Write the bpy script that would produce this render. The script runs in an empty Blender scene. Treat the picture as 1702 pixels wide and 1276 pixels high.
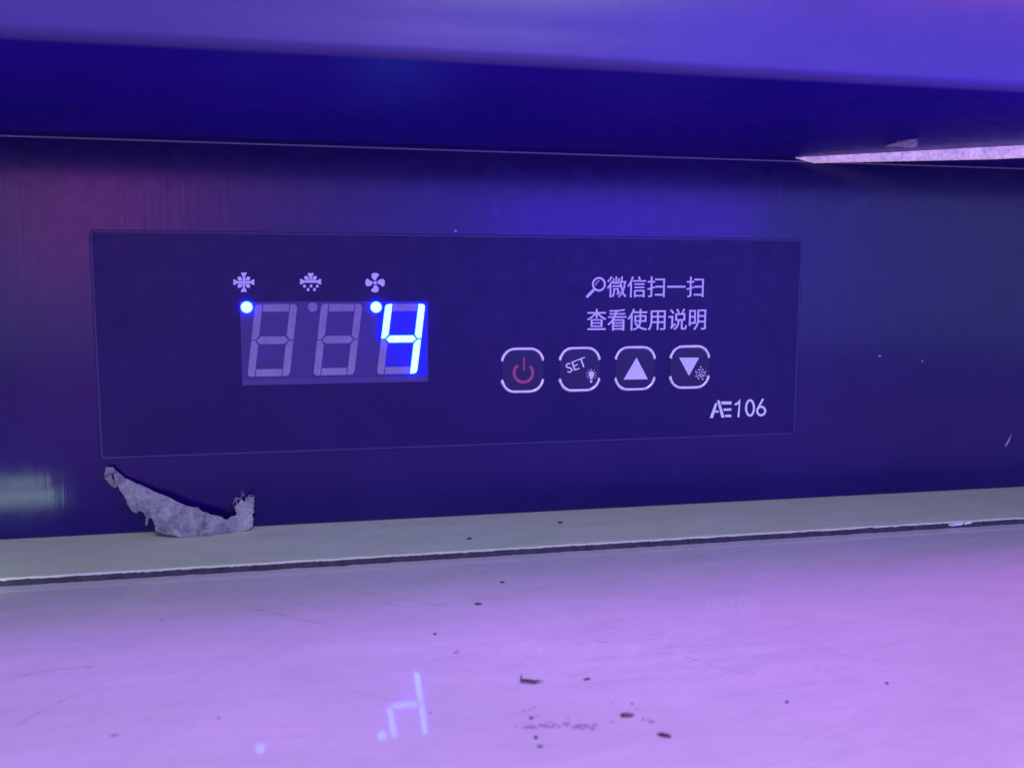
import bpy, bmesh, math, random
from mathutils import Vector, Matrix, noise
random.seed(11)
MM = 0.001
sc = bpy.context.scene
COL = sc.collection

# ------------------------------------------------------------------ camera
CAM = Vector((13.9424, -184.5340, 6.1171))            # millimetres
RIGHT = Vector((0.97825759, -0.20736687, 0.00332527))
UP = Vector((0.02118487, 0.11586412, 0.99303913))
BACK = Vector((-0.20630870, -0.97137762, 0.11773800))
FPX = 1504.525
cd = bpy.data.cameras.new('camera'); cam = bpy.data.objects.new('camera', cd); COL.objects.link(cam)
cam.matrix_world = Matrix(((RIGHT.x, UP.x, BACK.x, CAM.x*MM), (RIGHT.y, UP.y, BACK.y, CAM.y*MM),
                           (RIGHT.z, UP.z, BACK.z, CAM.z*MM), (0, 0, 0, 1)))
cd.sensor_width = 36; cd.lens = 36*FPX/1702; cd.sensor_fit = 'HORIZONTAL'
cd.clip_start = 0.005; cd.clip_end = 20
cd.dof.use_dof = True; cd.dof.focus_distance = 0.190; cd.dof.aperture_fstop = 34
sc.camera = cam

# ------------------------------------------------------------------ world: coloured lobes added to light and reflect in the panel
w = bpy.data.worlds.new('World'); sc.world = w; w.use_nodes = True
nt = w.node_tree; nt.nodes.clear()
wo = nt.nodes.new('ShaderNodeOutputWorld'); bgn = nt.nodes.new('ShaderNodeBackground')
nt.links.new(bgn.outputs[0], wo.inputs[0])
tc = nt.nodes.new('ShaderNodeTexCoord')
nrm = nt.nodes.new('ShaderNodeVectorMath'); nrm.operation = 'NORMALIZE'
nt.links.new(tc.outputs['Generated'], nrm.inputs[0])
LOBES = [   # direction, tightness, colour, strength
    ((0.1, -1.0, 0.15), 2.2, (0.68, 0.69, 0.94), 0.97),      # broad violet fill added from the front
    ((0.30, -1.0, 0.12), 30, (0.06, 0.00, 1.00), 10.0),       # added blue lobe, mirrored right of the panel's middle
    ((-0.215, -1.0, 0.11), 300, (0.80, 0.04, 0.80), 3.2),     # added magenta lobes, mirrored at the panel's left
    ((-0.25, -1.0, 0.03), 360, (0.85, 0.03, 0.60), 2.8),
    ((-0.08, -1.0, 0.10), 200, (0.60, 0.05, 1.00), 1.8),
    ((-0.36, -1.0, 0.0), 90, (0.30, 0.42, 0.60), 1.5),
    ((0.70, -1.0, 0.02), 14, (0.22, 0.30, 0.50), 1.5),       # bluish grey at the right
    ((0.0, 0.0, 1.0), 1.5, (0.30, 0.12, 1.00), 0.25),
]
prev = None
for d, k, c, s in LOBES:
    v = Vector(d).normalized()
    dp = nt.nodes.new('ShaderNodeVectorMath'); dp.operation = 'DOT_PRODUCT'
    nt.links.new(nrm.outputs[0], dp.inputs[0]); dp.inputs[1].default_value = v
    ma = nt.nodes.new('ShaderNodeMath'); ma.operation = 'MULTIPLY_ADD'
    nt.links.new(dp.outputs['Value'], ma.inputs[0]); ma.inputs[1].default_value = k; ma.inputs[2].default_value = -k
    ex = nt.nodes.new('ShaderNodeMath'); ex.operation = 'EXPONENT'; nt.links.new(ma.outputs[0], ex.inputs[0])
    sm = nt.nodes.new('ShaderNodeVectorMath'); sm.operation = 'SCALE'
    sm.inputs[0].default_value = (c[0]*s, c[1]*s, c[2]*s); nt.links.new(ex.outputs[0], sm.inputs['Scale'])
    if prev is None:
        prev = sm
    else:
        ad = nt.nodes.new('ShaderNodeVectorMath'); ad.operation = 'ADD'
        nt.links.new(prev.outputs[0], ad.inputs[0]); nt.links.new(sm.outputs[0], ad.inputs[1]); prev = ad
ad = nt.nodes.new('ShaderNodeVectorMath'); ad.operation = 'ADD'
nt.links.new(prev.outputs[0], ad.inputs[0]); ad.inputs[1].default_value = (0.05, 0.06, 0.07)
nt.links.new(ad.outputs[0], bgn.inputs['Color']); bgn.inputs['Strength'].default_value = 1.0

# ------------------------------------------------------------------ lamps
def area(name, loc, target, sx, sy, color, power):
    l = bpy.data.lights.new(name, 'AREA'); l.shape = 'RECTANGLE'; l.size = sx*MM; l.size_y = sy*MM
    l.color = color; l.energy = power
    o = bpy.data.objects.new(name, l); COL.objects.link(o); o.location = Vector(loc)*MM
    o.rotation_euler = (Vector(target)-Vector(loc)).to_track_quat('-Z', 'Y').to_euler()
    return o
area('violet_key_lamp', (25, -142, 235), (40, -85, -45), 170, 50, (0.20, 0.045, 1.0), 0.60)
area('pale_fill_lamp', (30, -230, 150), (30, -12, -44), 90, 60, (0.96, 1.0, 0.74), 0.20)  # added low fill that lifts the sealant strip
area('pink_side_lamp', (240, -125, 190), (150, -90, -45), 60, 40, (1.0, 0.20, 0.20), 0.25)
area('warm_left_lamp', (-130, -110, 150), (-50, -70, -45), 40, 30, (1.0, 0.35, 0.30), 0.035)
area('blue_patch_lamp', (116, -116, 21), (66, 0, 26), 90, 22, (0.06, 0.0, 1.0), 0.032)  # added unseen source for the blue patch on panel and underside
area('corner_reflection_lamp', (-54.5, -33, -40.0), (-54.0, 0, -40.4), 16, 2.6, (0.70, 1.0, 0.85), 0.0008)  # added: stands in for a pale object mirrored in the panel
area('corner_reflection_lamp', (-53.5, -33, -43.6), (-53.0, 0, -42.6), 18, 3.4, (0.66, 1.0, 0.90), 0.0014)  # lower half of the same added reflection source

vs = sc.view_settings; vs.view_transform = 'Standard'; vs.look = 'None'; vs.exposure = 0; vs.gamma = 1
vs.use_curve_mapping = False

# ------------------------------------------------------------------ helpers
def ray(px, py):
    return RIGHT*((px-851)/FPX) - UP*((py-638)/FPX) - BACK
def at(px, py, Y=0.0):                       # the point of the vertical plane Y (mm) seen at a photo pixel
    d = ray(px, py); return CAM + d*((Y-CAM.y)/d.y)
def atz(px, py, Z):
    d = ray(px, py); return CAM + d*((Z-CAM.z)/d.z)

def tag(o, label=None, cat=None, group=None, kind=None):
    if label: o['label'] = label
    if cat: o['category'] = cat
    if group: o['group'] = group
    if kind: o['kind'] = kind
    return o
def empty(name, loc=(0, 0, 0)):
    o = bpy.data.objects.new(name, None); COL.objects.link(o); o.location = Vector(loc)*MM
    o.empty_display_size = 0.005; return o
def world_loc(o):
    v = Vector((0, 0, 0))
    while o is not None: v += o.location; o = o.parent
    return v
def build(name, bm, mat, parent=None, smooth=False, origin=None):
    """bm in world millimetres -> ONE mesh object"""
    me = bpy.data.meshes.new(name)
    base = world_loc(parent) if parent else Vector((0, 0, 0))
    if origin is None:
        org = Vector((0, 0, 0)) if parent else Vector((0, 0, 0))
    else:
        org = Vector(origin)*MM
    if parent: off = base
    else: off = org
    for v in bm.verts: v.co = v.co*MM - off
    if smooth:
        for f in bm.faces: f.smooth = True
    bm.to_mesh(me); bm.free()
    me.materials.append(mat)
    o = bpy.data.objects.new(name, me); COL.objects.link(o)
    if parent: o.parent = parent
    else: o.location = off
    return o

def box_bm(x0, x1, y0, y1, z0, z1, bev=0, seg=2):
    bm = bmesh.new(); bmesh.ops.create_cube(bm, size=1)
    for v in bm.verts:
        v.co = Vector(((x0+x1)/2+v.co.x*(x1-x0), (y0+y1)/2+v.co.y*(y1-y0), (z0+z1)/2+v.co.z*(z1-z0)))
    if bev: bmesh.ops.bevel(bm, geom=bm.edges[:], offset=bev, segments=seg, profile=.5, affect='EDGES')
    return bm
def add_prism(bm, pts, y0, y1):
    """pts: (x,z) outline in mm; extruded from y0 (back) to y1 (front, smaller Y)"""
    a = sum(pts[i][0]*pts[(i+1) % len(pts)][1]-pts[(i+1) % len(pts)][0]*pts[i][1] for i in range(len(pts)))
    if a < 0: pts = pts[::-1]
    fr = [bm.verts.new((x, y1, z)) for x, z in pts]; bk = [bm.verts.new((x, y0, z)) for x, z in pts]
    bm.faces.new(fr); bm.faces.new(bk[::-1])
    n = len(pts)
    for i in range(n):
        j = (i+1) % n; bm.faces.new((fr[i], bk[i], bk[j], fr[j]))
def pp(L, Y=0.0):                            # list of photo pixels on the panel -> (x,z) mm
    r = []
    for px, py in L:
        p = at(px, py, Y); r.append((p.x, p.z))
    return r
def add_ribbon(bm, pts, wd, y0, y1, closed=False, caps=True):
    n = len(pts); P = [Vector(p) for p in pts]
    if not isinstance(wd, (list, tuple)): wd = [wd]*n
    Lf, Rt = [], []
    for i in range(n):
        if closed: a, b = P[i-1], P[(i+1) % n]
        else: a, b = P[max(i-1, 0)], P[min(i+1, n-1)]
        p = P[i]
        d1 = (p-a).normalized() if (p-a).length > 1e-9 else (b-p).normalized()
        d2 = (b-p).normalized() if (b-p).length > 1e-9 else d1
        t = (d1+d2).normalized(); nn = Vector((-t.y, t.x))
        m = 1/max(.55, nn.dot(Vector((-d1.y, d1.x))))
        Lf.append(p+nn*wd[i]/2*m); Rt.append(p-nn*wd[i]/2*m)
    if closed:
        vf = [[bm.verts.new((q.x, y1, q.y)) for q in s] for s in (Lf, Rt)]
        vb = [[bm.verts.new((q.x, y0, q.y)) for q in s] for s in (Lf, Rt)]
        for i in range(n):
            j = (i+1) % n
            bm.faces.new((vf[0][i], vf[1][i], vf[1][j], vf[0][j]))
            bm.faces.new((vf[0][i], vf[0][j], vb[0][j], vb[0][i]))
            bm.faces.new((vf[1][i], vb[1][i], vb[1][j], vf[1][j]))
        return
    out = [(q.x, q.y) for q in Rt]
    if caps:
        d = (P[-1]-P[-2]).normalized(); nn = Vector((-d.y, d.x)); r = wd[-1]/2
        out += [tuple(P[-1]-nn*r*math.cos(k*math.pi/6)+d*r*math.sin(k*math.pi/6)) for k in range(1, 6)]
    out += [(q.x, q.y) for q in reversed(Lf)]
    if caps:
        d = (P[0]-P[1]).normalized(); nn = Vector((-d.y, d.x)); r = wd[0]/2
        out += [tuple(P[0]-nn*r*math.cos(k*math.pi/6)+d*r*math.sin(k*math.pi/6)) for k in range(1, 6)]
    vf = [bm.verts.new((x, y1, z)) for x, z in out]; vb = [bm.verts.new((x, y0, z)) for x, z in out]
    nP = len(out)
    for i in range(nP):
        j = (i+1) % nP; bm.faces.new((vf[i], vb[i], vb[j], vf[j]))
    # front face as quads / caps so that concave strokes stay valid
    for i in range(n-1):
        bm.faces.new((vf[i], vf[i+1], vf[out_idx_left(n, caps, i+1)], vf[out_idx_left(n, caps, i)]))
    if caps:
        bm.faces.new([vf[n-1]]+[vf[n+k] for k in range(5)]+[vf[n+5]])
        bm.faces.new([vf[2*n+5-1]]+[vf[2*n+5+k] for k in range(5)]+[vf[0]])
def out_idx_left(n, caps, i):
    return (n+(5 if caps else 0)) + (n-1-i)
def circ(cx, cz, rx, rz=None, n=24, a0=0, a1=360):
    rz = rx if rz is None else rz
    m = n if abs(a1-a0) == 360 else n+1
    return [(cx+rx*math.cos(math.radians(a0+(a1-a0)*i/n)), cz+rz*math.sin(math.radians(a0+(a1-a0)*i/n))) for i in range(m)]
def text_bm(s, x0, z0, x1, z1, y_back, y_front, offset=0.0, rot=0.0, center=None, spacing=1.0, bold=0.0):
    """lettering as a solid fitted into the rectangle x0..x1, z0..z1 of the panel plane"""
    cu = bpy.data.curves.new('t', 'FONT'); cu.body = s; cu.size = 1; cu.extrude = 0.05; cu.offset = offset
    cu.resolution_u = 4; cu.space_character = spacing
    ob = bpy.data.objects.new('t', cu); COL.objects.link(ob)
    dg = bpy.context.evaluated_depsgraph_get()
    me = bpy.data.meshes.new_from_object(ob.evaluated_get(dg))
    bm = bmesh.new(); bm.from_mesh(me)
    bpy.data.objects.remove(ob); bpy.data.curves.remove(cu); bpy.data.meshes.remove(me)
    xs = [v.co.x for v in bm.verts]; ys = [v.co.y for v in bm.verts]
    ax, bx, ay, by = min(xs), max(xs), min(ys), max(ys)
    for v in bm.verts:
        x = x0+(v.co.x-ax)/(bx-ax)*(x1-x0); z = z0+(v.co.y-ay)/(by-ay)*(z1-z0)
        y = y_front if v.co.z > 0 else y_back
        if rot:
            cx_, cz_ = (x0+x1)/2, (z0+z1)/2; c, s_ = math.cos(rot), math.sin(rot)
            dx, dz = x-cx_, z-cz_; x, z = cx_+dx*c-dz*s_, cz_+dx*s_+dz*c
        v.co = Vector((x, y, z))
    if bold:
        src = bm.copy(); me2 = bpy.data.meshes.new('t'); src.to_mesh(me2); src.free(); n0 = len(bm.verts); bm.from_mesh(me2); bpy.data.meshes.remove(me2)
        bm.verts.ensure_lookup_table()
        for i, v in enumerate(bm.verts):
            k = -1 if i < n0 else 1
            v.co.x += k*bold; v.co.z += k*bold*.35
            if i >= n0: v.co.y -= .004
    return bm

# ------------------------------------------------------------------ materials
def new_mat(name):
    m = bpy.data.materials.new(name); m.use_nodes = True
    return m, m.node_tree, m.node_tree.nodes['Principled BSDF']
def tex(nt, scale, detail=4, rough=.55, stretch=(1, 1, 1), dist=0):
    tc = nt.nodes.new('ShaderNodeTexCoord'); mp = nt.nodes.new('ShaderNodeMapping')
    mp.inputs['Scale'].default_value = stretch
    n = nt.nodes.new('ShaderNodeTexNoise'); n.inputs['Scale'].default_value = scale
    n.inputs['Detail'].default_value = detail; n.inputs['Roughness'].default_value = rough
    n.inputs['Distortion'].default_value = dist
    nt.links.new(tc.outputs['Object'], mp.inputs['Vector']); nt.links.new(mp.outputs[0], n.inputs['Vector'])
    return n
def ramp(nt, src, lo, hi, p0=.3, p1=.7):
    r = nt.nodes.new('ShaderNodeMapRange'); r.inputs['From Min'].default_value = p0; r.inputs['From Max'].default_value = p1
    r.inputs['To Min'].default_value = lo; r.inputs['To Max'].default_value = hi
    nt.links.new(src, r.inputs['Value']); return r.outputs[0]
def mixc(nt, fac, a, b):
    m = nt.nodes.new('ShaderNodeMix'); m.data_type = 'RGBA'
    if hasattr(fac, 'node'): nt.links.new(fac, m.inputs[0])
    else: m.inputs[0].default_value = fac
    for k, c in ((6, a), (7, b)):
        if hasattr(c, 'node'): nt.links.new(c, m.inputs[k])
        else: m.inputs[k].default_value = (*c, 1)
    return m.outputs[2]
def bump(nt, bs, src, dist, strength=1.0, prev=None):
    b = nt.nodes.new('ShaderNodeBump'); b.inputs['Distance'].default_value = dist*MM; b.inputs['Strength'].default_value = strength
    nt.links.new(src, b.inputs['Height'])
    if prev is not None: nt.links.new(prev, b.inputs['Normal'])
    nt.links.new(b.outputs[0], bs.inputs['Normal']); return b.outputs[0]
def simple(name, col, rough=.5, metal=0, var=.15, scale=900, bmp=0.0, spec=.5):
    m, nt, bs = new_mat(name)
    n = tex(nt, scale)
    c2 = tuple(x*(1-var) for x in col); c1 = tuple(min(1, x*(1+var)) for x in col)
    nt.links.new(mixc(nt, ramp(nt, n.outputs[0], 0, 1), c2, c1), bs.inputs['Base Color'])
    bs.inputs['Roughness'].default_value = rough; bs.inputs['Metallic'].default_value = metal
    bs.inputs['Specular IOR Level'].default_value = spec
    if bmp: bump(nt, bs, n.outputs[0], bmp)
    return m
def emit(name, col, s):
    m, nt, bs = new_mat(name)
    bs.inputs['Base Color'].default_value = (.5, .6, .7, 1)
    bs.inputs['Emission Color'].default_value = (*col, 1); bs.inputs['Emission Strength'].default_value = s
    n = tex(nt, 700, 2)
    nt.links.new(ramp(nt, n.outputs[0], s*.85, s*1.15), bs.inputs['Emission Strength'])
    return m

# dark blue lacquered panel: vertical drawing lines, finger smears
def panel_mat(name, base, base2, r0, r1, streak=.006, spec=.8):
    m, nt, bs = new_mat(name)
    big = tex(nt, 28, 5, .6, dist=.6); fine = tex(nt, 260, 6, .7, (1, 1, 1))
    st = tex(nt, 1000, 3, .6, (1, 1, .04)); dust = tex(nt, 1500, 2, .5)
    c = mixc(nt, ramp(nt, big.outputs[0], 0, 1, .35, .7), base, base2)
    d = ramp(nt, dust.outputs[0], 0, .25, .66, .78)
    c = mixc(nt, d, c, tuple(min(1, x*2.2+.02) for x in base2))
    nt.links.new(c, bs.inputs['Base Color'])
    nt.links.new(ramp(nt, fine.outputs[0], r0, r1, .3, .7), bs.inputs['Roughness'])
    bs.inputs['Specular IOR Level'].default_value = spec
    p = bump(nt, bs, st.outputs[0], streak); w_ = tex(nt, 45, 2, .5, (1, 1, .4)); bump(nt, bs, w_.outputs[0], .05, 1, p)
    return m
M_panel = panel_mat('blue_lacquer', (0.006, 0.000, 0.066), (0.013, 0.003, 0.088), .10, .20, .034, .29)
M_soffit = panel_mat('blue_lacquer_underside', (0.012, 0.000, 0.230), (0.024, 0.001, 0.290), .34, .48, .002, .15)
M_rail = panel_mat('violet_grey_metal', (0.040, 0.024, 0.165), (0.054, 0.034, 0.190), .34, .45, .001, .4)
M_overlay = panel_mat('membrane_film', (0.005, 0.000, 0.062), (0.012, 0.003, 0.080), .30, .44, .001, .22)
M_overlay_edge = simple('membrane_edge', (0.026, 0.017, 0.10), .4)
M_print = simple('white_print', (0.86, 0.90, 0.84), .55, var=.08, scale=2500)
M_symbol = simple('white_symbol', (0.82, 0.88, 0.84), .5, var=.06, scale=2500)
M_red = simple('red_print', (0.46, 0.06, 0.12), .5, var=.2, scale=1500)
M_bezel = simple('silver_bezel', (0.92, 0.92, 0.92), .16, .55, .15, 1200, .02)
M_key = panel_mat('key_dome_film', (0.003, 0.000, 0.022), (0.010, 0.004, 0.042), .16, .3, .001, .35)
M_window = simple('display_face', (0.022, 0.012, 0.13), .35, var=.2, scale=300)
M_window_lip = simple('display_lip', (0.05, 0.032, 0.16), .4, var=.15, scale=300)
M_seg = simple('unlit_segment', (0.30, 0.27, 0.34), .5, var=.12, scale=600)
M_lit = emit('lit_segment', (0.115, 0.75, 1.15), 5.5)
m, nt, bs = new_mat('halo_plate'); M_cell = m          # blue halo of the lit digit, put into a plate's colour and emission
a = tex(nt, 130, 4, .6); bs.inputs['Base Color'].default_value = (.005, .006, .42, 1)
bs.inputs['Emission Color'].default_value = (0.0, 0.0, 1.0, 1); nt.links.new(ramp(nt, a.outputs[0], .0, .10), bs.inputs['Emission Strength'])
M_litedge = emit('lit_segment_fringe', (0.0, 0.16, 1.0), 2.6)
M_litside = emit('lit_segment_side', (0.0, 0.01, 1.0), 52.0)

# white painted worktop with clear coat, grime and fine scratches
m, nt, bs = new_mat('white_worktop'); M_top = m
a = tex(nt, 22, 6, .62, (1, 2.2, 1), .8); b = tex(nt, 180, 8, .75, (1, 2, 1)); c3 = tex(nt, 900, 3, .6, (1, 3, 1))
c = mixc(nt, ramp(nt, a.outputs[0], 0, 1, .3, .72), (.58, .53, .55), (.70, .615, .675))
c = mixc(nt, ramp(nt, b.outputs[0], 0, .32, .46, .80), c, (.40, .34, .41))
c = mixc(nt, ramp(nt, c3.outputs[0], 0, .6, .66, .78), c, (.36, .30, .36))
l1 = tex(nt, 60, 5, .7, (.35, 3.2, 1), .4)                # hairline rubbing marks: thin level sets of a stretched noise
ab = nt.nodes.new('ShaderNodeMath'); ab.operation = 'SUBTRACT'; nt.links.new(l1.outputs[0], ab.inputs[0]); ab.inputs[1].default_value = .52
ab2 = nt.nodes.new('ShaderNodeMath'); ab2.operation = 'ABSOLUTE'; nt.links.new(ab.outputs[0], ab2.inputs[0])
gate = ramp(nt, a.outputs[0], 0, 1, .46, .56)
ml = nt.nodes.new('ShaderNodeMath'); ml.operation = 'MULTIPLY'; nt.links.new(ramp(nt, ab2.outputs[0], .30, 0, .0, .016), ml.inputs[0]); nt.links.new(gate, ml.inputs[1])
c = mixc(nt, ml.outputs[0], c, (.34, .29, .36))
wp = tex(nt, 34, 6, .65, (.6, 1.6, 1), 1.4)
c = mixc(nt, ramp(nt, wp.outputs[0], 0, .35, .50, .72), c, (.78, .73, .76))
nt.links.new(c, bs.inputs['Base Color']); nt.links.new(ramp(nt, b.outputs[0], .35, .6), bs.inputs['Roughness'])
bs.inputs['Coat Weight'].default_value = .40; nt.links.new(ramp(nt, b.outputs[0], .012, .06, .35, .7), bs.inputs['Coat Roughness']); bs.inputs['Coat IOR'].default_value = 1.5
bs.inputs['Specular IOR Level'].default_value = .25
bump(nt, bs, b.outputs[0], .03)

m, nt, bs = new_mat('aged_sealant'); M_seal = m
a = tex(nt, 90, 6, .6, (.5, 2, 1)); b = tex(nt, 420, 6, .7, (.6, 1.6, 1))
c = mixc(nt, ramp(nt, a.outputs[0], 0, 1), (.58, .64, .44), (.69, .72, .55))
c = mixc(nt, ramp(nt, b.outputs[0], 0, .7, .55, .8), c, (.42, .45, .36))
nt.links.new(c, bs.inputs['Base Color']); bs.inputs['Roughness'].default_value = .55
bump(nt, bs, b.outputs[0], .12)
M_seam = simple('dark_seam_tone', (0.030, 0.024, 0.034), .7, var=.5, scale=500, bmp=.15)

m, nt, bs = new_mat('fibrous_paper'); M_paper = m
a = tex(nt, 160, 8, .7, dist=.5); b = tex(nt, 900, 6, .8)
c = mixc(nt, ramp(nt, a.outputs[0], 0, 1, .36, .64), (.09, .08, .11), (.38, .38, .35))
c = mixc(nt, ramp(nt, b.outputs[0], 0, .6, .5, .75), c, (.62, .60, .52))
nt.links.new(c, bs.inputs['Base Color']); bs.inputs['Roughness'].default_value = .9
p = bump(nt, bs, a.outputs[0], .22); bump(nt, bs, b.outputs[0], .16, 1, p)

m, nt, bs = new_mat('foam_painted_glow'); M_foam = m  # pink light on the foam put into its colour and emission
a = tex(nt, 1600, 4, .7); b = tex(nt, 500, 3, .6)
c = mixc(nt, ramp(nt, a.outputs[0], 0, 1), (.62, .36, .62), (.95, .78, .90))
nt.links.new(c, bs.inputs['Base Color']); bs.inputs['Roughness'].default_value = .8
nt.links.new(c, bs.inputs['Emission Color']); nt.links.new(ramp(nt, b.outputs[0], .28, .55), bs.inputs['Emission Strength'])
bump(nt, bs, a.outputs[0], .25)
M_flake = simple('dark_flake', (0.045, 0.035, 0.05), .7, var=.4, scale=1200, bmp=.08)
M_flake_brown = simple('brown_flake', (0.10, 0.075, 0.055), .7, var=.45, scale=1200, bmp=.08)
M_lint = simple('pale_lint', (0.55, 0.50, 0.60), .9, var=.2, scale=1500)
M_scratch = simple('scratch_grime', (0.30, 0.24, 0.32), .7, var=.3, scale=1500)
M_speck = simple('pale_speck', (0.35, 0.30, 0.50), .7)

# ------------------------------------------------------------------ large structure
ZT, ZS, ZP = -45.4, -44.1, 31.2              # worktop, seal top, panel top
o = build('worktop', box_bm(-400, 500, -420, 6, ZT-25, ZT), M_top)
tag(o, 'white painted worktop lit violet, smudged and scratched', 'worktop', kind='structure')

# wide dark blue fascia the controller sits in
fas = empty('fascia_panel', (60, 0, ZS))
tag(fas, 'glossy dark blue vertical panel around the temperature controller', 'panel')
bm = box_bm(-260, 420, 0, 2.0, ZS+.25, 32.04, .02, 1)
build('sheet', bm, M_panel, fas)
bm = bmesh.new()
add_prism(bm, [(-260, ZP-.10), (420, ZP-.10), (420, ZP+.15), (-260, ZP+.15)], -.003, -.22)
bmesh.ops.bevel(bm, geom=bm.edges[:], offset=.08, segments=2, affect='EDGES')
build('top_edge_highlight', bm, simple('painted_edge_highlight', (.26, .21, .40), .4), fas)  # highlight on the panel's top edge put into this ridge's pale colour
for px, py, r in ((757, 384, .32), (1462, 592, .30), (1533, 600, .24), (985, 44, .2)):
    if py < 100: continue
    q = at(px, py); bm = bmesh.new()
    add_prism(bm, [(q.x+r*(1+.4*random.random())*math.cos(t*.9), q.z+r*(.6+.5*random.random())*math.sin(t*.9)) for t in range(7)], 0, -.04 if py > 390 else -.04)
    build('dust_speck', bm, M_speck, fas)
bm = bmesh.new(); P = pp([(1671, 741), (1676, 733), (1681, 722)]); add_ribbon(bm, P, [.3, .5, .12], 0, -.04)
build('scratch', bm, M_speck, fas)

# overhang: glossy underside and rounded front rail, nearer to the viewer than the panel
ov = empty('overhang', (60, -72, 32))
tag(ov, 'violet lit overhanging rail above the dark blue panel', 'rail')
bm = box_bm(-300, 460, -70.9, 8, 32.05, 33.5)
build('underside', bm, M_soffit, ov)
prof = []
R_ = 1.5
prof.append((-66, 32.06))
for k in range(13):
    t = math.radians(270-90*k/12); prof.append((-70.6+R_*math.cos(t), 33.56+R_*math.sin(t)))
prof += [(-72.1, 35.6), (-72.06, 36.3), (-72.12, 37.2), (-72.12, 60), (-66, 60)]
bm = bmesh.new(); sl = []
for x in (-300, 460): sl.append([bm.verts.new((x, y, z)) for y, z in prof])
n = len(prof)
for i in range(n):
    j = (i+1) % n; bm.faces.new((sl[0][i], sl[0][j], sl[1][j], sl[1][i]))
bm.faces.new(sl[0][::-1]); bm.faces.new(sl[1]); bmesh.ops.recalc_face_normals(bm, faces=bm.faces[:])
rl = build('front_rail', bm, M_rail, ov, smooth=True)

# carcass behind the panel so nothing is open from the side
o = build('back_wall', box_bm(-400, 500, 8.5, 12, ZT-25, 120), M_soffit)
tag(o, kind='structure')

# sealant strip in the corner
seal = empty('sealant_strip', (60, -12, ZT)); tag(seal, 'flat grey green sealant strip along the foot of the blue panel', 'sealant')
bm = bmesh.new(); N = 1400; rows = []
for i in range(N+1):
    x = -120+420*i/N
    e = .28*noise.noise(Vector((x*.16, 1, 0)))+.16*noise.noise(Vector((x*.9, 4, 0)))+.05*noise.noise(Vector((x*3.1, 7, 0)))
    dz = .10*noise.noise(Vector((x*.3, 9, 0)))+.07*noise.noise(Vector((x*1.3, 11, 0)))
    yf = -24.0-e
    rows.append([bm.verts.new(c_) for c_ in ((x, 1.2, ZT), (x, 1.2, ZS), (x, -12, ZS+.03*math.sin(x*.2)),
                 (x, yf+1.6, ZS+dz*.3), (x, yf+.10, ZS-.02+dz), (x, yf+.05, ZS-.10+dz), (x, yf+.15, ZT+.55+dz), (x, yf+.5, ZT))])
for i in range(N):
    for k in range(7): bm.faces.new((rows[i][k], rows[i][k+1], rows[i+1][k+1], rows[i+1][k]))
bmesh.ops.recalc_face_normals(bm, faces=bm.faces[:])
build('bead', bm, M_seal, seal)
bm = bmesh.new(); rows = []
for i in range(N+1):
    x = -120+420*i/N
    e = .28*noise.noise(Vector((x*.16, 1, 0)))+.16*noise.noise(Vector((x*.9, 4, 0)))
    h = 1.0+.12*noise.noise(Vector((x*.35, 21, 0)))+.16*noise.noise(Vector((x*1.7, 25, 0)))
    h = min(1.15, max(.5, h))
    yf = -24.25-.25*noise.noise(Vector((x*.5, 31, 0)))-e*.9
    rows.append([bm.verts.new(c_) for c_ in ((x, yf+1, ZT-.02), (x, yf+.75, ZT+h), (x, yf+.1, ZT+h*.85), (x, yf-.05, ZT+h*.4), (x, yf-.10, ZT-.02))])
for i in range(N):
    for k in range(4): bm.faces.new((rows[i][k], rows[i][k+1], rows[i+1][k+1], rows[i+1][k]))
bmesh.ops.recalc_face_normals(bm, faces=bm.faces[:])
build('dark_seam', bm, M_seam, seal)  # dark jagged cover along the bead's front face
bm = bmesh.new()
for k in range(9):
    q = atz(1585+random.uniform(-16, 22), 866+random.uniform(-4, 5), ZT+.9)
    s = random.uniform(.25, .6)
    bmesh.ops.create_icosphere(bm, subdivisions=1, radius=s, matrix=Matrix.Translation((q.x, min(q.y, -24.3), ZT+.6+random.random()*.5)) @ Matrix.Diagonal((1.8, .8, .6, 1)))
for v in bm.verts: v.co += noise.noise_vector(v.co*1.7)*.25
build('crumbled_chip', bm, simple('white_chip', (.75, .74, .76), .7), seal)

# ------------------------------------------------------------------ foam tape wedge under the overhang
P0, P1, P2 = Vector((116.0, 0.2)), Vector((150.1, -27.0)), Vector((190, -59))
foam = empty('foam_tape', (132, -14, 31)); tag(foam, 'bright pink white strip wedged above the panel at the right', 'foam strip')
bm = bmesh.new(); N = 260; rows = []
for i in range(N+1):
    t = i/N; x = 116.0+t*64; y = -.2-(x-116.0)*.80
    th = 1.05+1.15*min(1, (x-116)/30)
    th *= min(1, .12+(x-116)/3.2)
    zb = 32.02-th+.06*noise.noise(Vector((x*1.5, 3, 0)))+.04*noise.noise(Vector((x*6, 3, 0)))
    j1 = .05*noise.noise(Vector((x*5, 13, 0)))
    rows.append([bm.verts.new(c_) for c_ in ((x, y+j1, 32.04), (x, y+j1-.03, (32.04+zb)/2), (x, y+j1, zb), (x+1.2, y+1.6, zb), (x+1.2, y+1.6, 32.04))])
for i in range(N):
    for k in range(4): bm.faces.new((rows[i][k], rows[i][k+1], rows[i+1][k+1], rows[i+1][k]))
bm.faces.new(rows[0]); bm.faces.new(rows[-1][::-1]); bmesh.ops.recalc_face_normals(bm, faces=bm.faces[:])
build('strip', bm, M_foam, foam)

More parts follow.
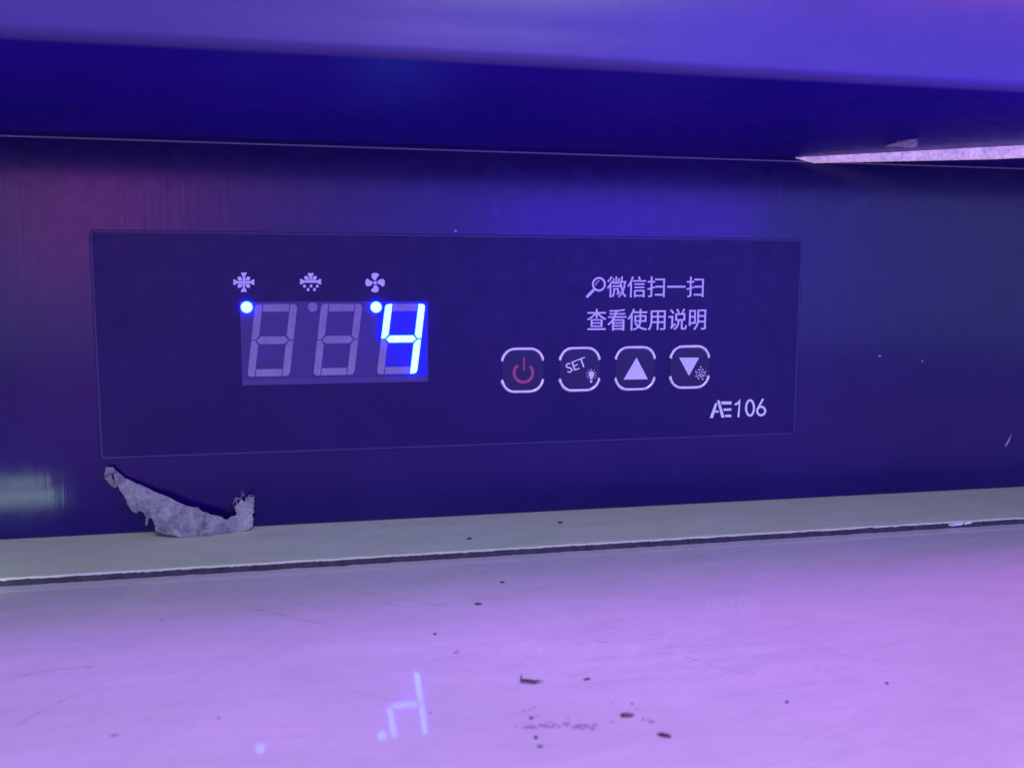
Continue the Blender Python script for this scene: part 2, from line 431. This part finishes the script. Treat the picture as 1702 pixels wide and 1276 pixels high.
def fibre(bm, pts, r, n=5):
    """tapered bent fibre through 3-D points (mm)"""
    P = [Vector(p) for p in pts]; rings = []
    for i, p in enumerate(P):
        d = (P[min(i+1, len(P)-1)]-P[max(i-1, 0)]).normalized()
        u = d.orthogonal().normalized(); v = d.cross(u); rr = r*(1-.7*i/(len(P)-1))
        rings.append([bm.verts.new(p+u*rr*math.cos(2*math.pi*k/n)+v*rr*math.sin(2*math.pi*k/n)) for k in range(n)])
    for a_, b_ in zip(rings, rings[1:]):
        for k in range(n): bm.faces.new((a_[k], a_[(k+1) % n], b_[(k+1) % n], b_[k]))
    bm.faces.new(rings[0][::-1]); bm.faces.new(rings[-1])
def wander(p, d, L, steps=7, curl=.5):
    out = [Vector(p)]; d = Vector(d).normalized()
    for _ in range(steps):
        d = (d+Vector((random.uniform(-1, 1), random.uniform(-1, 1)*.6, random.uniform(-1, 1)))*curl).normalized()
        out.append(out[-1]+d*L/steps)
    return out
bm = bmesh.new()
for k in range(8):                                          # fluff clinging to the underside in front of the strip
    px = 1482+k*5.2; h = (4, 4, 7, 13, 12, 9, 6, 3)[k]
    q0 = atz(px, 244, 31.7); q1 = atz(px-3, 244-h, 31.7)
    bmesh.ops.create_icosphere(bm, subdivisions=2, radius=.5, matrix=Matrix.Translation((q0+q1)/2) @ Matrix.Diagonal((.85, max(.6, (q1-q0).length*.9), .5, 1)))
for v in bm.verts: v.co += noise.noise_vector(v.co*1.9)*.35
for k in range(8): fibre(bm, wander(atz(1500+random.uniform(-18, 16), 238, 31.6), (random.uniform(-1, 1), -1, .0), 2.6), .06)
o = build('lint_tuft', bm, M_lint, origin=atz(1500, 242, 31.7)); tag(o, 'small pale lint tuft on top of the bright pink strip', 'lint')

# ------------------------------------------------------------------ the temperature controller
ctl = empty('temperature_controller', (45, 0, -30)); tag(ctl, 'flat membrane temperature controller showing a blue lit 4', 'controller')
xa, xb, zt, zb = -28.0, 118.6, 14.6, -29.2
FR = -.28                                                   # face of the membrane
def rounded(x0, x1, z0, z1, r, n=6):
    out = []
    for cx_, cz_, a0 in ((x1-r, z1-r, 0), (x0+r, z1-r, 90), (x0+r, z0+r, 180), (x1-r, z0+r, 270)):
        out += [(cx_+r*math.cos(math.radians(a0+90*k/n)), cz_+r*math.sin(math.radians(a0+90*k/n))) for k in range(n+1)]
    return out
bm = bmesh.new(); add_prism(bm, rounded(xa, xb, zb, zt, .9), 0, FR)
fe = [e for e in bm.edges if all(abs(v.co.y-FR) < 1e-6 for v in e.verts)]
bmesh.ops.bevel(bm, geom=fe, offset=.12, segments=2, affect='EDGES')
build('membrane', bm, M_overlay, ctl)
bm = bmesh.new(); rr = rounded(xa+.35, xb-.35, zb+.35, zt-.35, .7)
add_ribbon(bm, rr, .26, FR+.01, FR-.03, closed=True); build('membrane_rim', bm, M_overlay_edge, ctl)

# display window
dsp = empty('display', (17, 0, -7)); dsp.parent = ctl; dsp.location = Vector((17, 0, -7))*MM-ctl.location
WX0, WX1, WZ0, WZ1 = -1.25, 35.5, -15.35, 1.1
build('face', box_bm(WX0, WX1, FR-.04, FR+.05, WZ0, WZ1, .02), M_window, dsp)
build('lower_lip', box_bm(WX0+.1, WX1-.1, FR-.07, FR-.035, WZ0+.05, WZ0+1.15, .01), M_window_lip, dsp)
cell = bmesh.new(); add_prism(cell, [(26.6, WZ0+1.6), (27.2, WZ0+1.2), (WX1-.3, WZ0+1.2), (WX1-.12, WZ0+1.5), (WX1-.12, WZ1-.3), (WX1-.3, WZ1-.1), (25.7, WZ1-.1), (25.3, WZ1-.4), (24.9, -6.4), (25.3, -6.9), (26.0, -7.3)], FR-.03, FR-.06)
build('halo_plate', cell, M_cell, dsp)
SEG = {
 'f': [(0, 7.22), (0, 13.5), (.18, 14.0), (.6, 14.2), (1.38, 14.2), (1.38, 8.05), (.80, 7.22)],
 'e': [(0, 7.02), (.80, 7.02), (1.38, 6.2), (1.38, 0), (.6, 0), (.18, .2), (0, .7)],
 'g': [(.98, 7.12), (1.70, 7.87), (6.35, 7.87), (7.07, 7.12), (6.35, 6.37), (1.70, 6.37)],
 'a': [(1.56, 12.75), (1.56, 14.2), (6.49, 14.2), (6.49, 12.75)],
 'd': [(1.56, 0), (1.56, 1.42), (6.49, 1.42), (6.49, 0)],
}
SEG['b'] = [(8.05-u, v) for u, v in SEG['f']]; SEG['c'] = [(8.05-u, v) for u, v in SEG['e']]
def glow_edge(bm, t):                        # blue fringe round the white hot middle of a lit bar
    bm.normal_update()
    f = max(bm.faces, key=lambda f_: -f_.calc_center_median().y)
    r = bmesh.ops.inset_region(bm, faces=[f], thickness=t, depth=0)
    for q_ in r['faces']: q_.material_index = 2
def lit_mats(o):
    o.data.materials[0] = M_lit
    for m_ in (M_litside, M_litedge): o.data.materials.append(m_)
    for p in o.data.polygons:
        if abs(p.normal.y) < .5: p.material_index = 1
def seg_bm(pts, ox, oz, lit):
    P = [(ox+u+.132*(v-0), oz+v) for u, v in pts]
    if lit:                                                 # lit bars widened: camera bloom put into their shape
        mx, mz = sum(p[0] for p in P)/len(P), sum(p[1] for p in P)/len(P)
        P = [(x+.05*(1 if x > mx else -1), z+.02*(1 if z > mz else -1)) for x, z in P]
    bm = bmesh.new(); add_prism(bm, P, FR-.03, FR-(.50 if lit else .075))
    if lit: glow_edge(bm, .17)
    return bm
ORG = [(-.22, -13.62), (12.45, -13.62), (25.05, -13.62)]
for gi, (ox, oz) in enumerate(ORG):
    dg = empty('digit', (ox+4, FR, oz)); dg.parent = dsp; dg.location = Vector((ox+4, FR, oz))*MM-world_loc(dsp)
for gi, (ox, oz) in enumerate(ORG):
    for s in 'abcdefg':
        lit = gi == 2 and s in 'bcfg'
        o = build('segment', seg_bm(SEG[s], ox, oz, lit), M_seg, dsp)
        if lit:
            lit_mats(o)
            o['label'] = 'lit blue white segment'
for k, px in enumerate((410.5, 519.8, 624.8)):
    q = at(px, 510.3); lit = k != 1
    bm = bmesh.new(); add_prism(bm, circ(q.x, q.z, 1.18 if lit else .92, n=28), FR-.03, FR-(.50 if lit else .075))
    if lit: glow_edge(bm, .2)
    o = build('indicator_light', bm, M_seg, dsp)
    if lit:
        lit_mats(o)
        o['label'] = 'lit blue white dot'
for o in [x for x in bpy.data.objects if x.name.startswith('digit')]: bpy.data.objects.remove(o)

# crop helpers: pixel of an enlarged crop -> panel millimetres
def crop(ox, oy, sc_):
    return lambda L: pp([(ox+x/sc_, oy+y/sc_) for x, y in L], FR)
A = crop(340, 430, 4.255); Bc = crop(815, 560, 8.51); Cc = crop(1005, 560, 8.51); D = crop(1160, 640, 9.456); T = crop(960, 445, 7.4)
Y0, Y1 = FR+.01, FR-.035
# snowflake icon
def flake_icon(bm, half=False):
    cx_, cy_ = (278, 166) if not half else (750, 162)
    arms = [(0, -1), (1, 0), (-1, 0)] + ([] if half else [(0, 1)])
    for dx, dy in arms:
        L = 66 if dy else 72
        if half and dy: L = 58
        px_, py_ = -dy, dx
        def q(a, b): return (cx_+dx*a+px_*b, cy_+dy*a+py_*b)
        w0 = 8; w1 = 8; e = 20
        outl = [q(-2 if not dy else 8, -w0), q(L-26, -w1), q(L-6, -e), q(L+4, -e*.9), q(L+1, 0), q(L+4, e*.9), q(L-6, e), q(L-26, w1), q(-2 if not dy else 8, w0)]
        if dy: outl = [q(9, -w0), *outl[1:8], q(9, w0)]
        elif dx < 0: outl = [q(0.5, -w0), *outl[1:8], q(.5, w0)]
        else: outl = [q(0.5, -w0), *outl[1:8], q(.5, w0)]
        add_prism(bm, A(outl), Y0, Y1)
    for sx, sy in ((1, -1), (-1, -1)) + (() if half else ((1, 1), (-1, 1))):
        c1, c2 = cx_+sx*30, cy_+sy*26
        outl = [(cx_+sx*12, cy_+sy*12), (cx_+sx*36, cy_+sy*11), (cx_+sx*46, cy_+sy*26), (cx_+sx*40, cy_+sy*40), (cx_+sx*24, cy_+sy*40), (cx_+sx*13, cy_+sy*27)]
        add_prism(bm, A(outl), Y0, Y1)
bm = bmesh.new(); flake_icon(bm); build('snowflake_icon', bm, M_symbol, ctl)
bm = bmesh.new(); flake_icon(bm, True)
for x, y in ((706, 193), (753, 192), (797, 193), (732, 217), (777, 217)):
    add_prism(bm, A([(x-11, y+1), (x-2, y-13), (x+9, y-5), (x+11, y+6), (x+2, y+13), (x-8, y+9)]), Y0, Y1)
build('defrost_icon', bm, M_symbol, ctl)
bm = bmesh.new(); fx, fy = 1206, 169
add_prism(bm, A([(fx-11, fy-10), (fx+11, fy-10), (fx+12, fy+11), (fx-11, fy+11)]), Y0, Y1)
for k in range(4):
    a_ = math.radians(90*k)
    shape = [(-6, 17), (-19, 27), (-26, 42), (-24, 60), (-10, 69), (12, 68), (25, 62), (28, 50), (17, 40), (11, 29), (7, 17)]
    add_prism(bm, A([(fx+u*math.cos(a_)-v*math.sin(a_), fy-(u*math.sin(a_)+v*math.cos(a_))) for u, v in shape]), Y0, Y1)
build('fan_icon', bm, M_symbol, ctl)

# lettering
def fit(px0, py0, px1, py1):
    a_ = at(px0, py0, FR); b_ = at(px1, py1, FR); return a_.x, b_.z, b_.x, a_.z
x0, z0, x1, z1 = fit(1009.5, 459.3, 1168.8, 494)
build('lettering', text_bm('微信扫一扫', x0, z0, x1, z1, Y0, Y1, .0, bold=.045), M_print, ctl)
x0, z0, x1, z1 = fit(976, 513.6, 1172.6, 548)
build('lettering', text_bm('查看使用说明', x0, z0, x1, z1, Y0, Y1, .0, bold=.045), M_print, ctl)
bm = bmesh.new()
c0 = T([(262, 203)])[0]; r1 = (T([(347, 203)])[0][0]-c0[0])
add_ribbon(bm, circ(*c0, r1*.86, n=32), r1*.28, Y0, Y1, closed=True)
add_ribbon(bm, T([(192, 278), (120, 352)]), r1*.40, Y0, Y1)
add_ribbon(bm, T([(224, 215), (230, 190), (246, 172), (268, 162)]), r1*.10, Y0, Y1)
build('magnifier_icon', bm, M_print, ctl)
bm = bmesh.new()
for L in ([(185, 515), (236, 515), (302, 300), (292, 275), (268, 285)], [(300, 238), (338, 238), (418, 508), (370, 508)],
          [(268, 396), (318, 396), (326, 430), (256, 430)],
          [(362, 255), (528, 255), (528, 300), (378, 302)], [(396, 368), (525, 362), (525, 398), (407, 404)], [(422, 465), (522, 462), (522, 500), (432, 500)]):
    add_prism(bm, D(L), Y0, Y1)
build('model_logo', bm, M_print, ctl)
bm = bmesh.new(); sw = 38/9.456/8.1
add_ribbon(bm, D([(592, 300), (628, 282), (656, 245), (636, 488)]), sw, Y0, Y1)
add_ribbon(bm, D([(818+62*math.cos(t*math.pi/16), 356+120*math.sin(t*math.pi/16)) for t in range(32)]), sw, Y0, Y1, closed=True)
ang = [(-150-i*360/26) for i in range(24)]
six = [(1015, 222), (985, 290), (950, 345)]
add_ribbon(bm, D([(993+63*math.cos(math.radians(t*360/28)), 405+66*math.sin(math.radians(t*360/28))) for t in range(28)]), sw, Y0, Y1, closed=True)
add_ribbon(bm, D([(1017, 226), (985, 285), (952, 345)]), sw*.95, Y0, Y1-.004)
build('model_number', bm, M_print, ctl)

# four membrane keys
KEYS = [(868.2, 614.9, 72.5, 75.5), (963.0, 613.2, 70, 74.5), (1055.2, 611.7, 69, 74), (1145.7, 609.6, 68, 72.5)]
def key(px, py, wpx, hpx, pink=False):
    L, R2 = at(px-wpx/2, py, FR), at(px+wpx/2, py, FR); Tp, Bt = at(px, py-hpx/2, FR), at(px, py+hpx/2, FR)
    cx_, cz_ = (L.x+R2.x)/2, (Tp.z+Bt.z)/2; hw, hh = (R2.x-L.x)/2, (Tp.z-Bt.z)/2
    K = empty('key', (cx_, FR, cz_)); K.parent = ctl; K.location = Vector((cx_, FR, cz_))*MM-world_loc(ctl)
    bm = bmesh.new(); add_prism(bm, rounded(cx_-hw+.2, cx_+hw-.2, cz_-hh+.2, cz_+hh-.2, 2.7, 8), FR+.02, FR-.16)
    fe = [e for e in bm.edges if all(abs(v.co.y-(FR-.16)) < 1e-6 for v in e.verts)]
    bmesh.ops.bevel(bm, geom=fe, offset=.14, segments=3, affect='EDGES')
    build('dome', bm, M_key, K)
    for up in (1, -1):
        w_, h_ = hw-.25, hh-.28; r = 2.75
        pts = [(w_, h_*.42), (w_*.97, h_*.56)]
        for k in range(0, 7):
            a_ = math.radians(8+82*k/6); pts.append((w_-r+r*math.cos(a_)*.97, h_-r+r*math.sin(a_)))
        pts = [p_ for p_ in pts if p_[1] >= h_*.42]
        pts = sorted([p_ for p_ in pts], key=lambda p_: -p_[0]) 
        full = pts + [(-x, z) for x, z in reversed(pts)]
        P = [(cx_+x, cz_+up*z) for x, z in full]
        n = len(P); bm = bmesh.new(); rings = []
        for i, p_ in enumerate(P):
            a_, b_ = P[max(i-1, 0)], P[min(i+1, n-1)]; d = Vector((b_[0]-a_[0], b_[1]-a_[1])).normalized(); nn = Vector((-d.y, d.x))
            rr_ = .35*(1+.22*noise.noise(Vector((p_[0]*1.3, p_[1]*1.3, 0)))); 
            if i in (0, n-1): rr_ *= .75
            rings.append([bm.verts.new((p_[0]+nn.x*rr_*math.cos(math.pi*k/6), FR-.08-.26*math.sin(math.pi*k/6), p_[1]+nn.y*rr_*math.cos(math.pi*k/6))) for k in range(7)])
        for a_, b_ in zip(rings, rings[1:]):
            for k in range(6): bm.faces.new((a_[k], b_[k], b_[k+1], a_[k+1]))
        bm.faces.new(rings[0]); bm.faces.new(rings[-1][::-1])
        bmesh.ops.recalc_face_normals(bm, faces=bm.faces[:])
        build('bezel_arc', bm, M_bezel, K, smooth=True)
    return K
ks = [key(*k) for k in KEYS]
KY0, KY1 = FR-.15, FR-.20
ks[0]['label'] = 'key with pink power symbol'; ks[1]['label'] = 'key lettered SET with a small bulb'
ks[2]['label'] = 'key with white upward triangle'; ks[3]['label'] = 'key with white downward triangle and snowflake'
bm = bmesh.new()
add_ribbon(bm, Bc([(465+132*math.cos(math.radians(t)), 505-132*math.sin(math.radians(t))) for t in range(127, 127+287, 9)]), .62, KY0, KY1, caps=False)
add_ribbon(bm, Bc([(472, 295), (474, 465)]), .40, KY0, KY1)
build('power_symbol', bm, M_red, ks[0])
q = Bc([(1212, 395)])[0]
build('lettering', text_bm('SET', q[0]-2.25, q[1]-1.05, q[0]+2.25, q[1]+1.05, KY0, KY1, .0, math.radians(20), bold=.03), M_print, ks[1])
bm = bmesh.new()
add_prism(bm, Bc([(1385, 520), (1392, 495), (1412, 482), (1440, 482), (1460, 497), (1468, 522), (1460, 548), (1446, 568), (1442, 595), (1407, 595), (1404, 568), (1390, 548)]), KY0, KY1)
add_prism(bm, Bc([(1405, 608), (1442, 608), (1436, 638), (1422, 648), (1408, 638)]), KY0, KY1)
for k, an in enumerate((200, 165, 125, 90, 55, 15, -20, -48, 228)):
    a_ = math.radians(an); u, v = math.cos(a_), -math.sin(a_)
    add_ribbon(bm, Bc([(1426+58*u, 525+58*v), (1426+76*u, 525+76*v)]), .15, KY0, KY1, caps=False)
build('bulb_symbol', bm, M_print, ks[1])
bm = bmesh.new(); add_prism(bm, Cc([(447, 287), (264, 600), (606, 596)]), KY0, KY1); build('triangle_symbol', bm, M_symbol, ks[2])
bm = bmesh.new(); add_prism(bm, Cc([(1048, 290), (1332, 290), (1188, 548)]), KY0, KY1); build('triangle_symbol', bm, M_symbol, ks[3])
bm = bmesh.new(); sx_, sy_ = 1355, 512
for dx, dy in ((0, -90), (-28, -52), (28, -52), (0, -50), (-14, -18), (18, -20), (-45, -14), (45, -14), (-70, -26), (70, -26), (-58, 6), (58, 4), (-22, 22), (22, 18), (0, 8),
               (-66, 40), (-36, 42), (0, 40), (36, 36), (64, 34), (-32, 72), (28, 84), (14, 60)):
    s = random.uniform(8, 12)
    add_prism(bm, Cc([(sx_+dx+s*math.cos(t*1.05+.4), sy_+dy+s*math.sin(t*1.05+.4)) for t in range(6)]), KY0, KY1)
build('defrost_symbol', bm, M_print, ks[3])

# ------------------------------------------------------------------ torn paper scrap leaning on the panel
OUT = [(178,185),(190,177),(205,175),(225,176),(240,180),(258,198),(275,215),(302,240),(330,262),(365,283),(400,300),(435,315),(470,330),(505,346),(540,360),(580,378),(620,395),(660,413),(700,430),(740,450),(780,468),(815,484),(850,500),(885,511),(920,520),(930,510),(940,512),(955,530),(988,546),(1020,560),(1050,571),(1080,580),(1110,586),(1140,595),(1165,607),(1190,618),(1205,600),(1220,590),(1240,586),(1258,580),(1268,555),(1255,540),(1262,528),(1252,515),(1270,490),(1284,484),(1290,470),(1304,462),(1310,440),(1322,462),(1345,470),(1350,440),(1362,432),(1375,415),(1386,432),(1400,430),(1404,448),(1418,458),(1408,478),(1416,500),(1402,515),(1408,532),(1396,542),(1415,552),(1392,570),(1400,590),(1408,610),(1404,640),(1402,670),(1388,690),(1370,702),(1335,710),(1300,717),(1250,724),(1200,730),(1150,738),(1100,746),(1050,754),(1000,760),(950,764),(900,766),(850,764),(800,762),(770,755),(740,752),(720,744),(690,742),(650,736),(625,722),(600,718),(590,700),(588,680),(585,660),(578,640),(570,620),(560,606),(545,598),(537,612),(530,625),(528,645),(525,660),(518,664),(512,655),(516,638),(512,620),(514,600),(505,575),(492,558),(480,548),(465,552),(450,550),(438,560),(425,562),(410,550),(400,545),(385,524),(370,505),(360,484),(350,465),(338,442),(330,420),(314,395),(300,370),(288,350),(275,330),(268,345),(262,352),(248,350),(235,345),(216,328),(200,310),(182,290),(170,270),(162,255),(165,240),(168,226),(178,215),(176,200)]
HOLE = [(226,233),(242,236),(246,250),(250,268),(262,298),(252,300),(243,288),(235,270),(231,250)]
def paper_pt(cx_, cy_):
    px, py = 140+cx_/5.006, 740+cy_/5.006
    t = min(1, max(0, (cy_-180)/560.0))
    Y = -.7-3.9*t**1.3
    k_ = min(1, max(0, (cx_-1060)/200)); Y = Y*(1-k_)+(-2.6+.8*min(1, (750-cy_)/300))*k_
    Y += .75*noise.noise(Vector((cx_*.006, cy_*.008, 0)))+.34*noise.noise(Vector((cx_*.018, cy_*.03, 3)))+.09*noise.noise(Vector((cx_*.05, cy_*.05, 8)))+(.08+.35*k_)*noise.noise(Vector((cx_*.11, cy_*.11, 5)))
    Y = min(Y, -.45)
    p = at(px, py, Y)
    if p.z < ZS+.06:
        p = atz(px, py, ZS+.06+.02*random.random())
    return p
bm = bmesh.new(); loops = []
for L in (OUT, HOLE):
    vsx = [bm.verts.new((x, y, 0)) for x, y in L]
    loops += [bm.edges.new((vsx[i], vsx[(i+1) % len(vsx)])) for i in range(len(vsx))]
bmesh.ops.triangle_fill(bm, use_beauty=True, edges=loops)
for _ in range(5):
    es = [e for e in bm.edges if e.calc_length() > 13 and not e.is_boundary]
    if es: bmesh.ops.subdivide_edges(bm, edges=es, cuts=1)
    bmesh.ops.triangulate(bm, faces=bm.faces[:])
    bmesh.ops.beautify_fill(bm, faces=bm.faces[:], edges=bm.edges[:])
for v in bm.verts:
    x, y = v.co.x, v.co.y
    if v.is_boundary: x += random.uniform(-4, 4); y += random.uniform(-4, 4)
    v.co = paper_pt(x, y)
bmesh.ops.recalc_face_normals(bm, faces=bm.faces[:])
if sum(f.normal.y for f in bm.faces) > 0: bmesh.ops.reverse_faces(bm, faces=bm.faces[:])
scrap = empty('paper_scrap', tuple(atz(310, 889, ZS))); tag(scrap, 'torn grey fibrous paper scrap leaning on the blue panel', 'paper scrap')
o = build('sheet', bm, M_paper, scrap, smooth=True)
sm = o.modifiers.new('thickness', 'SOLIDIFY'); sm.thickness = .13*MM; sm.offset = 1
bm = bmesh.new()
def P5(x, y, Y=-2.0): return at(140+x/5.006, 740+y/5.006, Y)
for (x, y, dx, dz, L) in ((1300,440,-1,.3,3.2),(1300,445,-1,-.2,2.6),(1310,440,-.6,1,2.8),(1350,430,-.9,.5,3.0),(1375,418,.3,1,1.6),(1260,450,0,-1,2.2),(1250,440,1,.2,2.4),(1400,440,.6,.4,1.4),
                         (1258,520,-1,.3,1.2),(1412,505,1,.1,1.1),(1412,550,1,.0,1.2),(516,650,.1,-1,1.4),(450,556,-.3,-1,.9),(940,515,0,1,.7),(1330,425,.2,1,1.8),(1395,430,1,.6,1.6),(1280,480,-1,.6,1.6),
                         (600,716,-.5,-.7,.7)):
    fibre(bm, wander(P5(x, y), (dx, -.1, dz), L*.75, 12, .9), .04)
for v in bm.verts:
    if v.co.z < ZS+.1: v.co.z = ZS+.1
build('frayed_fibres', bm, M_lint, scrap)

# ------------------------------------------------------------------ flakes, crumbs and scratches on the worktop
def flake(px, py, lpx, wpx, ang, h, mat, name, label, cat, lift=0.0, rag=.25, seed=0):
    q = atz(px, py, ZT); s = 1/FPX*(q-CAM).length
    l = lpx*s/2; wd = wpx*s/2*1.5                           # lying flat, so depth is foreshortened
    bm = bmesh.new(); bmesh.ops.create_icosphere(bm, subdivisions=3, radius=1)
    for v in bm.verts:
        n_ = noise.noise_vector(v.co*1.8+Vector((seed*7.3, 0, 0)))*rag
        c_ = v.co+n_
        c_ = Vector((c_.x*l*(1-.15*c_.z), c_.y*wd, c_.z*h))
        a_ = math.radians(ang); v.co = Vector((q.x+c_.x*math.cos(a_)-c_.y*math.sin(a_), q.y+c_.x*math.sin(a_)+c_.y*math.cos(a_), max(ZT+.01, ZT+h*.6+c_.z+lift*c_.x)))
    o = build(name, bm, mat, smooth=True, origin=(q.x, q.y, ZT)); tag(o, label, cat); return o
f1 = empty('dark_flake', tuple(atz(884, 1131, ZT))); tag(f1, 'thin dark splinter with an upturned end on the worktop', 'flake')
bm = bmesh.new()
def F(px, py, dz=0): 
    q = atz(px, py+0, ZT); q.z += dz; return q
B5 = crop(0, 0, 1)
body = [(866, 1131, .6), (872, 1130, 1.1), (880, 1131, 1.2), (888, 1132, .9), (896, 1131, .55), (903, 1132, .15)]
rings = []
for px, py, wd in body:
    q = atz(px, py, ZT+.35)
    rings.append([bm.verts.new(q+Vector((0, wd*.30*math.cos(k*math.pi/4), .05+.13*min(1, wd)*math.sin(k*math.pi/4)))) for k in range(8)])
for a_, b_ in zip(rings, rings[1:]):
    for k in range(8): bm.faces.new((a_[k], a_[(k+1) % 8], b_[(k+1) % 8], b_[k]))
bm.faces.new(rings[0][::-1]); bm.faces.new(rings[-1]); bmesh.ops.recalc_face_normals(bm, faces=bm.faces[:])
for v in bm.verts: v.co += noise.noise_vector(v.co*2)*.08; v.co.z = max(v.co.z, ZT+.01)
build('splinter', bm, M_flake, f1, smooth=True)
bm = bmesh.new(); q = atz(866.5, 1131, ZT+.4)
s_ = (q-CAM).length/FPX
for k, (dz, r) in enumerate(((0, .14), (4, .22), (8, .24), (11, .1))):
    pass
fibre(bm, [q, q+Vector((-.02, 0, .35)), q+Vector((0, 0, .75)), q+Vector((.0, 0, .98))], .15, 8)
build('upturned_end', bm, M_flake, f1)
flake(1042, 1190, 21, 6.5, -8, .28, M_flake_brown, 'brown_flake', 'small brownish oval flake on the worktop, middle of the three larger bits', 'flake', seed=2)
flake(1104, 1223, 22, 5.5, -33, .24, M_flake, 'dark_flake', 'dark slanted rod shaped bit lying nearest the lower edge', 'flake', seed=3, rag=.12)
CR = [(976, 1129, 12, 4, 'dark crumb right of the upturned splinter'), (883, 1193.5, 6, 4, 'tiny crumb left of the dirt trail'), (891, 1226, 6, 6, 'round dark crumb below the dirt trail'),
      (898, 1241, 8, 3, 'tiny flat crumb lowest under the dirt trail'), (723, 1054, 5, 4, 'tiny black dot above the glowing reflection'), (795, 1004, 12, 5, 'dark crumb on the worktop near the sealant, below the display'),
      (835, 968, 7, 4, 'tiny crumb just in front of the sealant strip'), (1308, 1167, 5, 4, 'lone tiny dot at the right of the worktop'), (1474, 1136, 5, 3, 'farthest right tiny dot on the worktop'),
      (1051, 1170, 6, 3, 'faint tiny crumb above the brownish flake'), (759, 1085, 9, 3, 'thin crumb up and right of the reflected digit'), (1069, 1196, 5, 3, 'tiny crumb just right of the brownish flake'),
      (1083, 1200, 8, 3, 'faint crumb between brownish flake and slanted bit'), (269, 1032, 7, 3, 'small dark speck on the left of the worktop'), (364, 1194, 5, 4, 'speck left of centre, above the reflected dot'),
      (191, 1223, 12, 4, 'brown smudge like crumb at the lower left'), (715, 1185, 4, 3, 'tiny dot beside the reflected digit')]
for i, (px, py, l, w_, lab) in enumerate(CR):
    flake(px, py, l, w_*.8, random.uniform(-15, 10), .16, M_flake if i < 9 else M_scratch, 'crumb', lab, 'crumb', seed=i+10, rag=.35)['group'] = 'crumbs scattered on the worktop'
for px, py, Y, lab in ((780, 895.5, 0, 'dark crumb on the sealant strip, left one'), (932, 868.5, 0, 'dark crumb on the sealant strip, right one')):
    q = atz(px, py, ZS); bm = bmesh.new(); bmesh.ops.create_icosphere(bm, subdivisions=2, radius=1)
    for v in bm.verts: v.co = Vector((q.x+v.co.x*.55, q.y+v.co.y*.5, ZS+.12+v.co.z*.14))+noise.noise_vector(v.co*2+Vector((px, 0, 0)))*.1
    tag(build('crumb', bm, M_flake, origin=(q.x, q.y, ZS)), lab, 'crumb', 'crumbs scattered on the worktop')
bm = bmesh.new()
for k in range(70):
    t = random.random(); px = 868+122*t+random.gauss(0, 3); py = 1205+3*math.sin(t*9)+random.gauss(0, 3.2)
    if k > 52: px = random.uniform(850, 1110); py = random.uniform(1165, 1215)
    q = atz(px, py, ZT); r = random.uniform(.07, .26)*(.6 if k > 52 else 1)
    pts = [bm.verts.new((q.x+r*1.7*random.uniform(.6, 1.2)*math.cos(a_*1.05), q.y+r*1.5*random.uniform(.6, 1.2)*math.sin(a_*1.05), ZT+.012)) for a_ in range(6)]
    top = bm.verts.new((q.x, q.y, ZT+.012+r*.35))
    for a_ in range(6): bm.faces.new((pts[a_], pts[(a_+1) % 6], top))
tag(build('dirt_dust', bm, M_scratch), 'fine dirt dust smeared in a trail on the worktop', 'dirt', kind='stuff')
SCR = [([(417, 1011), (440, 1015), (470, 1022), (500, 1029)], .16), ([(500, 1029), (520, 1033), (545, 1038), (565, 1041)], .14), ([(635, 1003), (660, 1006), (690, 1011)], .12), ([(1138, 1091), (1160, 1098), (1195, 1109), (1240, 1121)], .17),
       ([(0, 1137), (30, 1124), (60, 1117), (90, 1112), (125, 1110), (165, 1106)], .14), ([(25, 1205), (50, 1192), (80, 1176), (105, 1163), (130, 1152)], .20), ([(235, 1201), (245, 1194), (256, 1191)], .16),
       ([(560, 978), (620, 988), (700, 1000), (760, 1010)], .07), ([(1345, 1070), (1380, 1081), (1430, 1096)], .08), ([(470, 1001), (530, 1008), (600, 1018)], .06), ([(1500, 1010), (1540, 1012), (1580, 1016)], .06), ([(400, 1230), (470, 1222), (520, 1219)], .05)]
for _ in range(26):
    x0_, y0_ = random.uniform(20, 1650), random.uniform(985, 1250); L_ = random.uniform(30, 120); sl_ = random.choice((-.42, -.3, .12, .2, .28))
    SCR.append(([(x0_+L_*k/4, y0_+sl_*L_*k/4+random.uniform(-1.5, 1.5)) for k in range(5)], random.uniform(.02, .055)))
wt = bpy.data.objects['worktop']
for L, wd in SCR:
    pts = []
    for (ax, ay), (bx, by) in zip(L, L[1:]):
        for k in range(4):
            t = k/4; pts.append(atz(ax+(bx-ax)*t, ay+(by-ay)*t+random.uniform(-.7, .7), ZT))
    pts.append(atz(*L[-1], ZT))
    bm = bmesh.new(); prev_ = None
    for i, q in enumerate(pts):
        w_ = wd*random.uniform(.25, 1.1)*(1 if 0 < i < len(pts)-1 else .1)
        a_, b_ = bm.verts.new((q.x, q.y-w_, ZT+.008)), bm.verts.new((q.x, q.y+w_, ZT+.008))
        if prev_: bm.faces.new((prev_[0], a_, b_, prev_[1]))
        prev_ = (a_, b_)
    build('scratch', bm, M_scratch, wt)
sc.cycles.use_denoising = True
